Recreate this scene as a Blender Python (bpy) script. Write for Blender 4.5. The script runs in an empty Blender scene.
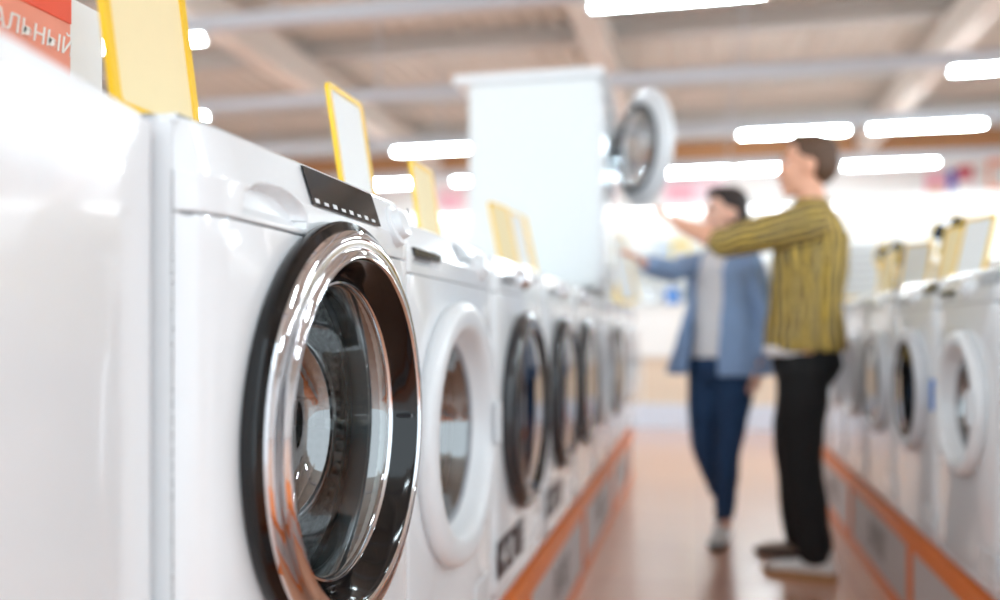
import bpy, bmesh, math, random
from mathutils import Vector, Matrix
random.seed(7)
PI = math.pi
SC = bpy.context.scene
COL = SC.collection

# ------------------------------------------------------------------ camera, world, exposure
FPX, YAW, CAMZ = 880.0, math.radians(12.8), 1.0
cam_d = bpy.data.cameras.new('camera'); cam = bpy.data.objects.new('camera', cam_d); COL.objects.link(cam)
cam.location = (0, 0, CAMZ); cam.rotation_euler = (PI/2, 0, YAW)
cam_d.sensor_width = 36; cam_d.lens = 36*FPX/1000; cam_d.shift_y = 0.033
cam_d.clip_start = .02; cam_d.clip_end = 200
cam_d.dof.use_dof = True; cam_d.dof.focus_distance = 1.15
cam_d.dof.aperture_fstop = cam_d.lens/22.5
SC.camera = cam
w = bpy.data.worlds.new('world'); SC.world = w; w.use_nodes = True
bg = w.node_tree.nodes['Background']; bg.inputs[0].default_value = (.8, .92, 1, 1); bg.inputs[1].default_value = 1.0
SC.view_settings.view_transform = 'Standard'; SC.view_settings.look = 'None'
SC.view_settings.exposure = 1.24; SC.view_settings.gamma = 1
SC.view_settings.use_curve_mapping = False
SC.cycles.max_bounces = 10; SC.cycles.transparent_max_bounces = 24
SC.cycles.sample_clamp_indirect = 6
SC.cycles.use_denoising = True
TUBE = 48.0

def P(px, py, d):
    """point seen at pixel (px, py) of the photograph at camera depth d"""
    r = (px-500)/FPX*d; u = (333-py)/FPX*d
    return Vector((-math.sin(YAW)*d+math.cos(YAW)*r, math.cos(YAW)*d+math.sin(YAW)*r, CAMZ+u))

# ------------------------------------------------------------------ materials
def srgb(c):
    return tuple(((v/255)/12.92 if v/255 <= .04045 else ((v/255+.055)/1.055)**2.4) for v in c)+(1,)
MATS = {}
def mat(name, col, rough=.5, metal=0, coat=0, noise=.03, nscale=40, bump=0, spec=.5, emit=None, estr=0, trans=0, coatr=.05):
    if name in MATS: return MATS[name]
    m = bpy.data.materials.new(name); m.use_nodes = True; nt = m.node_tree; b = nt.nodes['Principled BSDF']
    c = srgb(col)
    b.inputs['Roughness'].default_value = rough; b.inputs['Metallic'].default_value = metal
    b.inputs['Coat Weight'].default_value = coat; b.inputs['Coat Roughness'].default_value = coatr
    b.inputs['Specular IOR Level'].default_value = spec
    tc = nt.nodes.new('ShaderNodeTexCoord'); n = nt.nodes.new('ShaderNodeTexNoise')
    n.inputs['Scale'].default_value = nscale; n.inputs['Detail'].default_value = 4
    nt.links.new(tc.outputs['Object'], n.inputs['Vector'])
    mx = nt.nodes.new('ShaderNodeMix'); mx.data_type = 'RGBA'
    nt.links.new(n.outputs[0], mx.inputs[0])
    mx.inputs[6].default_value = tuple(max(0, v*(1-noise)) for v in c[:3])+(1,)
    mx.inputs[7].default_value = tuple(min(1, v*(1+noise)) for v in c[:3])+(1,)
    nt.links.new(mx.outputs[2], b.inputs['Base Color'])
    if bump:
        bp = nt.nodes.new('ShaderNodeBump'); bp.inputs['Strength'].default_value = bump; bp.inputs['Distance'].default_value = .002
        nt.links.new(n.outputs[0], bp.inputs['Height']); nt.links.new(bp.outputs[0], b.inputs['Normal'])
    if emit:
        b.inputs['Emission Color'].default_value = srgb(emit); b.inputs['Emission Strength'].default_value = estr
    MATS[name] = m; return m
def N(m, t, **k):
    n = m.node_tree.nodes.new(t)
    for a, v in k.items(): setattr(n, a, v)
    return n
def L(m, a, b): m.node_tree.links.new(a, b)

WHITE = mat('white_enamel', (236, 238, 240), .22, coat=.6, noise=.01, coatr=.03)
WHITE2 = mat('white_plastic', (234, 236, 238), .3, coat=.3, noise=.01)
BLACK = mat('black_gloss', (8, 8, 10), .1, coat=0, noise=.1, spec=.45)
DARKGREY = mat('dark_grey_gloss', (46, 47, 50), .18, coat=.3, noise=.05)
CHROME = mat('chrome', (225, 225, 228), .05, metal=1, noise=.01)
STEEL = mat('brushed_steel', (170, 172, 175), .28, metal=1, noise=.08)
RUBBER = mat('grey_rubber', (92, 95, 98), .6, noise=.1)
SILVER = mat('silver_plastic', (206, 208, 212), .3, noise=.03)
GREYPL = mat('grey_plastic', (150, 153, 158), .4, noise=.03)
YELLOW = mat('yellow_plastic', (246, 198, 30), .35, noise=.03)
CREAM = mat('cream_card', (246, 226, 178), .6, noise=.02)
CARD = mat('white_card', (238, 238, 236), .55, noise=.02)
ORANGE = mat('orange_laminate', (236, 126, 44), .4, noise=.05, nscale=8)
ORRED = mat('orange_red_print', (238, 74, 12), .45, noise=.04)
LGREY = mat('light_grey_panel', (205, 202, 202), .45, noise=.04)
INK = mat('black_ink', (25, 22, 24), .5)
MAROON = mat('dark_maroon_label', (44, 16, 24), .4)
ICON = mat('pale_icon', (225, 225, 225), .5)
SKIN = mat('skin', (236, 176, 146), .5, noise=.05, nscale=15)
SKINF = mat('skin_fair', (240, 188, 164), .5, noise=.05, nscale=15)
LIP = mat('lip', (190, 95, 90), .45)
HAIRM = mat('brown_hair', (92, 66, 48), .6, noise=.3, nscale=90, bump=.6)
HAIRW = mat('dark_brown_hair', (46, 34, 32), .5, noise=.3, nscale=70, bump=.6)
EYE = mat('eye_white', (230, 228, 225), .2)
IRIS = mat('eye_iris', (60, 45, 35), .2)
DENIM = mat('light_blue_denim', (140, 166, 204), .85, noise=.18, nscale=22, bump=.5)
JEANS = mat('dark_blue_jeans', (32, 62, 98), .85, noise=.35, nscale=9, bump=.5)
TEE = mat('white_cotton', (238, 235, 236), .9, noise=.05, nscale=20)
PANTS = mat('black_trousers', (14, 14, 16), .85, noise=.2, nscale=12)
SHOEW = mat('white_leather', (228, 226, 222), .5, noise=.04)
SHOEB = mat('beige_canvas', (150, 130, 115), .8, noise=.1)
SOLE = mat('tan_sole', (176, 132, 88), .7)
SOLED = mat('dark_sole', (52, 46, 48), .7)
BEAM = mat('painted_beam', (220, 212, 204), .6, noise=.06, nscale=3)
RAIL = mat('light_trunking_rail', (188, 190, 196), .4, noise=.05)
PIPE = mat('grey_duct', (176, 170, 164), .5, noise=.08, nscale=4)
BROWNB = mat('brown_fascia', (168, 118, 76), .6, noise=.15, nscale=2)
WALLM = mat('white_wall_paint', (238, 236, 234), .7, noise=.03, nscale=1)
SHELF = mat('white_shelf', (240, 239, 236), .5, noise=.02)
SHELFC = mat('cream_shelf_panel', (226, 206, 184), .5, noise=.05, nscale=3)
SHELFB = mat('pale_blue_plinth', (214, 220, 232), .5, noise=.03)
TUBEM = mat('lit_tube', (255, 255, 255), .5, emit=(228, 246, 255), estr=TUBE)
HOUSING = mat('lamp_housing', (225, 225, 225), .4)

def glass_mat(name, tint, refl=1.0, ior=1.45):
    m = bpy.data.materials.new(name); m.use_nodes = True; nt = m.node_tree; nt.nodes.clear()
    out = N(m, 'ShaderNodeOutputMaterial'); t = N(m, 'ShaderNodeBsdfTransparent'); g = N(m, 'ShaderNodeBsdfGlossy')
    t.inputs[0].default_value = tint+(1,); g.inputs['Roughness'].default_value = .02; g.inputs[0].default_value = (refl, refl, refl, 1)
    lw = N(m, 'ShaderNodeLayerWeight'); lw.inputs['Blend'].default_value = .5; pw = N(m, 'ShaderNodeMath', operation='POWER'); pw.inputs[1].default_value = 4
    f = N(m, 'ShaderNodeMath', operation='MULTIPLY_ADD'); f.inputs[1].default_value = .85; f.inputs[2].default_value = ((ior-1)/(ior+1))**2*1.6
    L(m, lw.outputs['Facing'], pw.inputs[0]); L(m, pw.outputs[0], f.inputs[0])
    mx = N(m, 'ShaderNodeMixShader'); L(m, f.outputs[0], mx.inputs[0]); L(m, t.outputs[0], mx.inputs[1]); L(m, g.outputs[0], mx.inputs[2])
    L(m, mx.outputs[0], out.inputs[0]); MATS[name] = m; return m
GLASS = glass_mat('tinted_bowl_glass', (.8, .85, .84), ior=2.2)
GLASSO = glass_mat('pale_door_glass', (.82, .86, .88), ior=1.7)
GLASSD = glass_mat('smoked_glass', (.22, .25, .30), ior=1.6)

def drum_material():
    m = mat('perforated_drum_steel', (150, 152, 154), .25, metal=1); b = m.node_tree.nodes['Principled BSDF']
    tc = N(m, 'ShaderNodeTexCoord'); v = N(m, 'ShaderNodeTexVoronoi'); v.inputs['Scale'].default_value = 62; v.inputs['Randomness'].default_value = .12
    L(m, tc.outputs['Object'], v.inputs['Vector'])
    r = N(m, 'ShaderNodeValToRGB'); r.color_ramp.elements[0].position = .28; r.color_ramp.elements[1].position = .4
    r.color_ramp.elements[0].color = (.01, .01, .01, 1); r.color_ramp.elements[1].color = (.42, .42, .42, 1)
    L(m, v.outputs[0], r.inputs[0]); L(m, r.outputs[0], b.inputs['Base Color'])
    bp = N(m, 'ShaderNodeBump'); bp.inputs['Strength'].default_value = .8; bp.inputs['Distance'].default_value = .003
    L(m, v.outputs[0], bp.inputs['Height']); L(m, bp.outputs[0], b.inputs['Normal'])
    return m
DRUM = drum_material()

def shirt_material(name, axis):
    """olive-yellow cloth with broken dark stripes; axis 'v' = stripes run up the body, 'a' = along the raised arm"""
    m = mat(name, (190, 160, 62), .85); b = m.node_tree.nodes['Principled BSDF']
    tc = N(m, 'ShaderNodeTexCoord'); mp = N(m, 'ShaderNodeMapping'); br = N(m, 'ShaderNodeTexBrick')
    sep = N(m, 'ShaderNodeSeparateXYZ'); cb = N(m, 'ShaderNodeCombineXYZ')
    L(m, tc.outputs['Object'], sep.inputs[0])
    def ma(op, a, b_, c_=None):      # small math helper: sockets or numbers
        n_ = N(m, 'ShaderNodeMath', operation=op)
        for k_, v_ in enumerate((a, b_, c_)):
            if v_ is None: continue
            if isinstance(v_, (int, float)): n_.inputs[k_].default_value = v_
            else: L(m, v_, n_.inputs[k_])
        return n_.outputs[0]
    X_, Y_, Z_ = sep.outputs
    if axis == 'v':      # stripes follow the angle round the body
        L(m, Z_, cb.inputs[0]); L(m, ma('MULTIPLY', ma('ARCTAN2', Y_, X_), .18), cb.inputs[1])
    else:                # ... and the angle round the raised arm
        yc = ma('MULTIPLY_ADD', X_, .233, ma('ADD', Y_, .195)); zc = ma('MULTIPLY_ADD', X_, -.217, ma('ADD', Z_, -1.444))
        L(m, X_, cb.inputs[0]); L(m, ma('MULTIPLY', ma('ARCTAN2', yc, zc), .085), cb.inputs[1])
    no = N(m, 'ShaderNodeTexNoise'); no.inputs['Scale'].default_value = 6
    L(m, tc.outputs['Object'], no.inputs['Vector'])
    vm = N(m, 'ShaderNodeVectorMath', operation='MULTIPLY_ADD'); vm.inputs[1].default_value = (.05, .05, .05)
    L(m, no.outputs[1], vm.inputs[0]); L(m, cb.outputs[0], vm.inputs[2])
    st = N(m, 'ShaderNodeVectorMath', operation='MULTIPLY'); st.inputs[1].default_value = (6, 1, 1)
    L(m, vm.outputs[0], st.inputs[0]); L(m, st.outputs[0], br.inputs['Vector'])
    br.inputs['Color1'].default_value = srgb((218, 180, 72)); br.inputs['Color2'].default_value = srgb((200, 172, 100)); br.inputs['Mortar'].default_value = srgb((34, 34, 44))
    br.inputs['Scale'].default_value = 1; br.inputs['Mortar Size'].default_value = .0085; br.inputs['Mortar Smooth'].default_value = .1
    br.inputs['Brick Width'].default_value = .75; br.inputs['Row Height'].default_value = .036
    L(m, br.outputs[0], b.inputs['Base Color'])
    return m
SHIRT = shirt_material('striped_shirt_cloth', 'v'); SHIRTA = shirt_material('striped_sleeve_cloth', 'a')

def floor_material():
    m = mat('terracotta_floor', (205, 138, 104), .3, coat=1.0, coatr=.2, noise=.04); b = m.node_tree.nodes['Principled BSDF']
    tc = N(m, 'ShaderNodeTexCoord'); br = N(m, 'ShaderNodeTexBrick'); br.offset = 0
    L(m, tc.outputs['Object'], br.inputs['Vector'])
    br.inputs['Color1'].default_value = srgb((222, 164, 130)); br.inputs['Color2'].default_value = srgb((214, 154, 120)); br.inputs['Mortar'].default_value = srgb((176, 116, 88))
    br.inputs['Scale'].default_value = 1; br.inputs['Mortar Size'].default_value = .004; br.inputs['Brick Width'].default_value = .6; br.inputs['Row Height'].default_value = .6
    L(m, br.outputs[0], b.inputs['Base Color']); b.inputs['Specular IOR Level'].default_value = .8
    return m
FLOORM = floor_material()
def deck_material():
    m = mat('profiled_roof_sheet', (206, 200, 192), .6, noise=.12, nscale=1.2)
    return m
DECK = deck_material()

# ------------------------------------------------------------------ mesh helpers
def link(name, me, m=None, parent=None):
    o = bpy.data.objects.new(name, me); COL.objects.link(o)
    if m is not None:
        me.materials.clear(); me.materials.append(m)
    if parent is not None: o.parent = parent
    return o
def obj(name, bm, m=None, parent=None, smooth=True, sharp=40):
    bmesh.ops.recalc_face_normals(bm, faces=bm.faces)
    for f in bm.faces: f.smooth = smooth
    if smooth:
        for e in bm.edges:
            if len(e.link_faces) == 2 and e.calc_face_angle(0) > math.radians(sharp): e.smooth = False
    me = bpy.data.meshes.new(name); bm.to_mesh(me); bm.free()
    return link(name, me, m, parent)
def empty(name, loc=(0, 0, 0), rz=0):
    o = bpy.data.objects.new(name, None); COL.objects.link(o); o.location = loc; o.rotation_euler = (0, 0, rz); o.empty_display_size = .1
    return o
def tag(o, label=None, cat=None, group=None, kind=None):
    if label: o['label'] = label
    if cat: o['category'] = cat
    if group: o['group'] = group
    if kind: o['kind'] = kind
    return o
def box(bm, x0, x1, y0, y1, z0, z1, bev=0, seg=2, M=None):
    r = bmesh.ops.create_cube(bm, size=1); vs = r['verts']
    for v in vs:
        v.co = Vector(((x0+x1)/2+v.co.x*(x1-x0), (y0+y1)/2+v.co.y*(y1-y0), (z0+z1)/2+v.co.z*(z1-z0)))
    if bev:
        es = list({e for v in vs for e in v.link_edges})
        rr = bmesh.ops.bevel(bm, geom=es, offset=bev, segments=seg, affect='EDGES', clamp_overlap=True)
        vs = list({v for f in rr['faces'] for v in f.verts} | {v for v in vs if v.is_valid})
    if M is not None:
        for v in vs: v.co = M @ v.co
    return vs
def bx(*a, **k):
    bm = bmesh.new(); box(bm, *a, **k); return bm
def lathe(prof, cx=0, cz=0, seg=72, bm=None, cap=False):
    """rings (r, d): r from the axis, d outward (-Y)"""
    bm = bm or bmesh.new(); rings = []
    for r, d in prof:
        if r < 1e-5: rings.append([bm.verts.new((cx, -d, cz))]); continue
        rings.append([bm.verts.new((cx+r*math.cos(2*PI*i/seg), -d, cz+r*math.sin(2*PI*i/seg))) for i in range(seg)])
    for a, b in zip(rings, rings[1:]):
        for i in range(seg):
            j = (i+1) % seg
            if len(a) == 1: bm.faces.new((a[0], b[i], b[j]))
            elif len(b) == 1: bm.faces.new((a[i], b[0], a[j]))
            else: bm.faces.new((a[i], b[i], b[j], a[j]))
    return bm
def text_mesh(s, size, name='lettering', m=INK, parent=None, extrude=.0005, shear=0):
    c = bpy.data.curves.new(name, 'FONT'); c.body = s; c.size = size; c.extrude = extrude; c.align_x = 'CENTER'; c.align_y = 'CENTER'; c.shear = shear
    c.resolution_u = 2
    t = bpy.data.objects.new('tmp', c); COL.objects.link(t)
    dg = bpy.context.evaluated_depsgraph_get(); me = bpy.data.meshes.new_from_object(t.evaluated_get(dg)); bpy.data.objects.remove(t)
    o = link(name, me, m, parent); return o
def copy_tree(o, parent=None):
    c = o.copy(); COL.objects.link(c); c.parent = parent
    for ch in o.children: copy_tree(ch, c)
    return c

# ------------------------------------------------------------------ the setting
FLY, FARY, SX0, SX1, CEIL = -3.0, 19.0, -16.0, 16.0, 5.3
tag(obj('floor', bx(SX0, SX1, FLY, FARY, -.1, 0), FLOORM), kind='structure')
tag(obj('wall_far', bx(SX0, SX1, FARY, FARY+.2, 0, CEIL), WALLM), kind='structure')
tag(obj('wall_left', bx(SX0-.2, SX0, FLY, FARY, 0, CEIL), WALLM), kind='structure')
tag(obj('wall_right', bx(SX1, SX1+.2, FLY, FARY, 0, CEIL), WALLM), kind='structure')
# profiled roof sheet: trapezoidal ribs running along the aisle
bm = bmesh.new(); pts = []; x = SX0; rib = [(0, 0), (.11, 0), (.14, .06), (.25, .06), (.28, 0)]
while x < SX1:
    for dx, dz in rib[:4]: pts.append((x+dx, CEIL+dz))
    x += .28
a = [bm.verts.new((px, FLY, pz)) for px, pz in pts]; b = [bm.verts.new((px, FARY, pz)) for px, pz in pts]
c = [bm.verts.new((px, FARY, CEIL+.2)) for px, pz in pts]; d = [bm.verts.new((px, FLY, CEIL+.2)) for px, pz in pts]
for i in range(len(pts)-1):
    bm.faces.new((a[i], a[i+1], b[i+1], b[i])); bm.faces.new((c[i], c[i+1], d[i+1], d[i]))
tag(obj('ceiling', bm, DECK, smooth=False), kind='structure')
bm = bmesh.new()
for x in (-14.8, -10.2, -5.75, -1.3, 3.2, 7.7, 12.2): box(bm, x-.16, x+.16, FLY, FARY, 4.62, 5.06, .02)
tag(obj('trim_1', bm, BEAM), kind='structure')
bm = bmesh.new()
for y in (1.4, 4.1, 6.8, 9.5, 12.2, 14.9, 17.6): box(bm, SX0, SX1, y-.09, y+.09, 5.04, 5.29)
tag(obj('trim_2', bm, PIPE), kind='structure')
tag(obj('trim_3', bx(SX0, SX1, FARY-.25, FARY, 4.5, 5.0), BROWNB), kind='structure')

# lighting rails across the hall, lit fixtures hung under them
ROWS = [-.6, 2.15, 5.0, 7.8, 10.6, 13.35, 16.2]
LZ = 3.9
for i, y in enumerate(ROWS):
    bm = bmesh.new(); box(bm, SX0+.4, SX1-.4, y-.07, y+.07, LZ+.06, LZ+.2, .01)
    x = -13
    while x < 14:
        bm2 = bm; box(bm2, x-.012, x+.012, y-.012, y+.012, LZ+.2, CEIL-.01); x += 4.5
    o = obj('lighting_rail', bm, RAIL)
    tag(o, ['grey lamp carrying rail in the roof, behind the viewer', 'grey lamp carrying rail nearest overhead', 'grey lamp carrying rail second overhead',
            'long grey rail carrying the wide lit tube at the top of the picture', 'long grey rail passing behind the raised dryer top, one short lamp at far right',
            'long grey rail with three lit tubes level with the man\'s hair', 'farthest grey rail with lit tubes just above the white wall'][i], 'lamp rail', 'lamp rails across the roof')
def make_fixture():
    t = empty('tube_light')
    obj('housing', bx(-.76, .76, -.06, .06, .012, .06, .01), HOUSING, t)
    bm = bmesh.new()
    n = 12; ring0, ring1 = [], []
    for k in range(n+1):
        an = PI+PI*k/n
        ring0.append(bm.verts.new((-.73, .05*math.cos(an), .012+.045*math.sin(an)))); ring1.append(bm.verts.new((.73, .05*math.cos(an), .012+.045*math.sin(an))))
    for k in range(n): bm.faces.new((ring0[k], ring0[k+1], ring1[k+1], ring1[k]))
    bm.faces.new(ring0); bm.faces.new(ring1)
    obj('diffuser', bm, TUBEM, t, sharp=80)
    for s in (-1, 1): obj('end_cap', bx(s*.73 if s > 0 else -.76, .76 if s > 0 else -.73, -.055, .055, -.035, .03, .006), HOUSING, t)
    return t
fx0 = make_fixture(); used = []
def fixture(x, row, label):
    t = fx0 if not used else copy_tree(fx0); used.append(1)
    t.location = (x, ROWS[row], LZ); tag(t, label, 'ceiling light', 'lit tube lights on the rails')
LITE = [  # (px centre, py, row, label)
    (676, 6, 3, 'wide lit tube light at the top edge of the picture'),
    (138, 37, 3, 'lit tube light showing right of the big yellow frame, upper of two'),
    (158, 113, 4, 'lit tube light showing right of the big yellow frame, lower of two'),
    (1024, 73, 4, 'lit tube light cut by the right picture edge'),
    (440, 150, 5, 'long lit tube light just left of the raised dryer, upper'),
    (793, 134, 5, 'lit tube light right behind the top of the man\'s head'),
    (926, 127, 5, 'lit tube light upper right of the man\'s head'),
    (392, 183, 6, 'lit tube light behind the second yellow price frame'),
    (492, 180, 6, 'lit tube light half hidden behind the raised dryer'),
    (688, 172, 6, 'lit tube light beside the open dryer door, above the reaching hand'),
    (782, 170, 6, 'lit tube light above the woman and behind the man\'s face'),
    (890, 166, 6, 'lit tube light right of the man\'s neck')]
for px, py, row, lab in LITE:
    d = ROWS[row]  # intersect the ray with the rail
    t = (px-500)/FPX; Y = math.cos(YAW)+math.sin(YAW)*t; X = -math.sin(YAW)+math.cos(YAW)*t
    fixture(X/Y*ROWS[row], row, lab)
for row, xs, lab in ((3, (-10.0, 6.6), 'lit tube light on the fourth rail, out to the side'), (2, (-8, -3.6, 4.2, 8), 'lit tube light on the rail over the aisle'),
                (1, (-6.2, 3.4, 7.2), 'lit tube light on the rail nearest overhead'), (0, (-4.4, 5.0), 'lit tube light on the rail behind the viewer'),
                (4, (-12.5, -9.8, 7.4, 10.1), 'unseen extra tube light on the fifth rail, out to the side'), (5, (-12, -9.5, 9, 11.5), 'unseen extra tube light on the sixth rail, out to the side')):  # extra tubes on these two rails, out of view, added to brighten the far end
    for x in xs: fixture(x, row, lab)

# ------------------------------------------------------------------ plinths
def plinth(name, sgn, xf, y0, y1, label, ytext):
    t = empty(name, (sgn*(xf+.3), (y0+y1)/2, 0))
    def W(x0, x1, y0_, y1_, z0, z1, bev=.002):
        ox, oy = t.location.x, t.location.y
        return bx(min(x0, x1)-ox, max(x0, x1)-ox, y0_-oy, y1_-oy, z0, z1, bev=bev)
    obj('platform', W(sgn*(xf+.02), sgn*(xf+.66), y0, y1, 0, .331), ORANGE, t)
    # orange frame rails on the aisle face
    obj('top_rail', W(sgn*xf, sgn*(xf+.02), y0, y1, .272, .331), ORANGE, t)
    obj('bottom_rail', W(sgn*xf, sgn*(xf+.02), y0, y1, 0, .045), ORANGE, t)
    y = y0; 
    while y < y1-.1:
        obj('post', W(sgn*xf, sgn*(xf+.02), y, y+.05, .045, .272), ORANGE, t)
        ye = min(y+1.2, y1)
        p = obj('sign_panel', W(sgn*(xf+.008), sgn*(xf+.02), y+.05, ye, .045, .272), LGREY, t)
        pm = ye-y-.1
        if pm > .6:
            tx = text_mesh('IVXI', .17, 'lettering', INK, p, shear=.2)
            tx.location = (sgn*(xf+.007)-t.location.x, (y+.05+ye)/2-t.location.y, .158)
            tx.rotation_euler = (PI/2, 0, PI/2 if sgn < 0 else -PI/2)
        y += 1.2
    tag(t, label, 'display plinth')
    return t
plinth('display_plinth', -1, .455, -.05, 6.2, 'orange framed plinth with pale sign panels under the near row of washers', 1)
plinth('display_plinth', 1, .69, -.4, 6.3, 'orange framed plinth under the right hand row of washers', 1)

# ------------------------------------------------------------------ washing machines
MW, MH, MD = .628, .862, .58
CPZ = .768   # bottom of the control panel
def rect_ray(th, hw, zb, zt):
    c, s = math.cos(th), math.sin(th); k = 1e9
    if abs(c) > 1e-9: k = min(k, hw/abs(c))
    if s > 1e-9: k = min(k, zt/s)
    if s < -1e-9: k = min(k, zb/-s)
    return k*c, k*s
def front_plate(hr, cz, z0=.035, z1=None, hx=0, R=.03, B=.03):
    """front sheet with rounded borders and a round opening of radius hr at height cz"""
    z1 = CPZ-.0008 if z1 is None else z1
    bm = bmesh.new(); n = 96; hw = MW/2-.002
    ths = sorted([2*PI*i/n for i in range(n)] + [math.atan2(z, x) % (2*PI) for x in (-(hw+hx), hw-hx) for z in (z0-cz, z1-cz)])
    rings = []
    rings.append([(hx+hr*.97*math.cos(t), .02, cz+hr*.97*math.sin(t)) for t in ths])
    rings.append([(hx+hr*math.cos(t), .004, cz+hr*math.sin(t)) for t in ths])
    rings.append([(hx+hr*1.02*math.cos(t), 0, cz+hr*1.02*math.sin(t)) for t in ths])
    for a in (0, 22.5, 45, 67.5, 90):
        ins = R*(1-math.sin(math.radians(a))); y = B*(1-math.cos(math.radians(a)))
        iz = ins*.03
        ring = []
        for t in ths:
            c, s = math.cos(t), math.sin(t); k = 1e9
            if c > 1e-9: k = min(k, (hw-hx-ins)/c)
            if c < -1e-9: k = min(k, (hw+hx-ins)/-c)
            if s > 1e-9: k = min(k, (z1-iz-cz)/s)
            if s < -1e-9: k = min(k, (cz-z0-iz)/-s)
            ring.append((hx+k*c, y, cz+k*s))
        rings.append(ring)
    V = [[bm.verts.new(p) for p in r] for r in rings]; m = len(ths)
    for a, b in zip(V, V[1:]):
        for i in range(m):
            j = (i+1) % m
            bm.faces.new((a[i], a[j], b[j], b[i]))
    return bm
def slope_y(z, sl=.016, z0=.803, z1=.852):
    if z < z0: return -.0
    return sl*min(1, (z-z0)/(z1-z0))
def control_panel(scoop=None, R=.03, B=.03):
    prof = [(CPZ, .02), (CPZ, .0015), (CPZ+.0015, 0)] + [(CPZ+.035*i/26, .0) for i in range(1, 26)] + [(.803+.049*i/28, slope_y(.803+.049*i/28)) for i in range(29)] + [(.8555, .019), (.8575, .024), (.8585, .06)]
    xs = [-MW/2+.002+R*(1-math.cos(math.radians(a))) for a in (0, 22.5, 45, 67.5, 90)]
    inner = [xs[-1]+(MW-.004-2*R)*i/170 for i in range(1, 170)]
    allx = xs+inner+[-x for x in reversed(xs)]
    bm = bmesh.new(); G = []
    for x in allx:
        e = max(0, abs(x)-(MW/2-.002-R)); yo = (R-math.sqrt(max(0, R*R-e*e)))*B/R; col = []
        for z, y in prof:
            yy = y+yo
            if scoop:
                sx, sz, sw, sh, dp = scoop
                u = (x-sx)/sw; v = (z-sz)/sh
                v = v*3 if v < 0 else v
                r = abs(u)**2.2+abs(v)**2 if v > 0 else max(abs(u), abs(v))**5
                if r < 1: k_ = min(1, (1-r)*2.0); yy += dp*k_*k_*(3-2*k_)*(.75+.25*v)
            col.append(bm.verts.new((x, yy, z)))
        G.append(col)
    for a, b in zip(G, G[1:]):
        for i in range(len(prof)-1): bm.faces.new((a[i], b[i], b[i+1], a[i+1]))
    return bm
def slab_on_slope(x0, x1, z0, z1, th=.0025, off=0, bev=.001):
    """thin slab lying on the sloping upper part of the control panel"""
    bm = bmesh.new(); A = []
    for dy in (-.001-off, -.001-th-off):
        for (x, z) in ((x0, z0), (x1, z0), (x1, z1), (x0, z1)):
            A.append(bm.verts.new((x, .016*(z-.803)/.049+dy, z)))
    for f in ((0, 1, 2, 3), (4, 5, 6, 7), (0, 1, 5, 4), (1, 2, 6, 5), (2, 3, 7, 6), (3, 0, 4, 7)): bm.faces.new([A[i] for i in f])
    return bm
def cabinet(depth=MD):
    bm = bmesh.new(); box(bm, -MW/2, MW/2, .03, depth, .015, MH-.004)
    fr = [f for f in bm.faces if f.calc_center_median().y < .03]
    bmesh.ops.delete(bm, geom=fr, context='FACES_ONLY')
    es = [e for e in bm.edges if len(e.link_faces) == 2]
    bmesh.ops.bevel(bm, geom=es, offset=.008, segments=2, affect='EDGES')
    # pressed side panels: a shallow frame line
    return bm
HR = dict(chrome=.2, white=.2, black=.2, slimwhite=.165, slimgrey=.165, open=.18)
def door_shape(style):
    return dict(chrome=(.255, .536, .008), white=(.255, .472, 0), black=(.262, .462, 0), slimwhite=(.2, .49, 0), slimgrey=(.208, .49, 0), open=(.255, .572, 0))[style]
def sc_(prof, k, kd=1): return [(r*k, d*kd) for r, d in prof]
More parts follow.
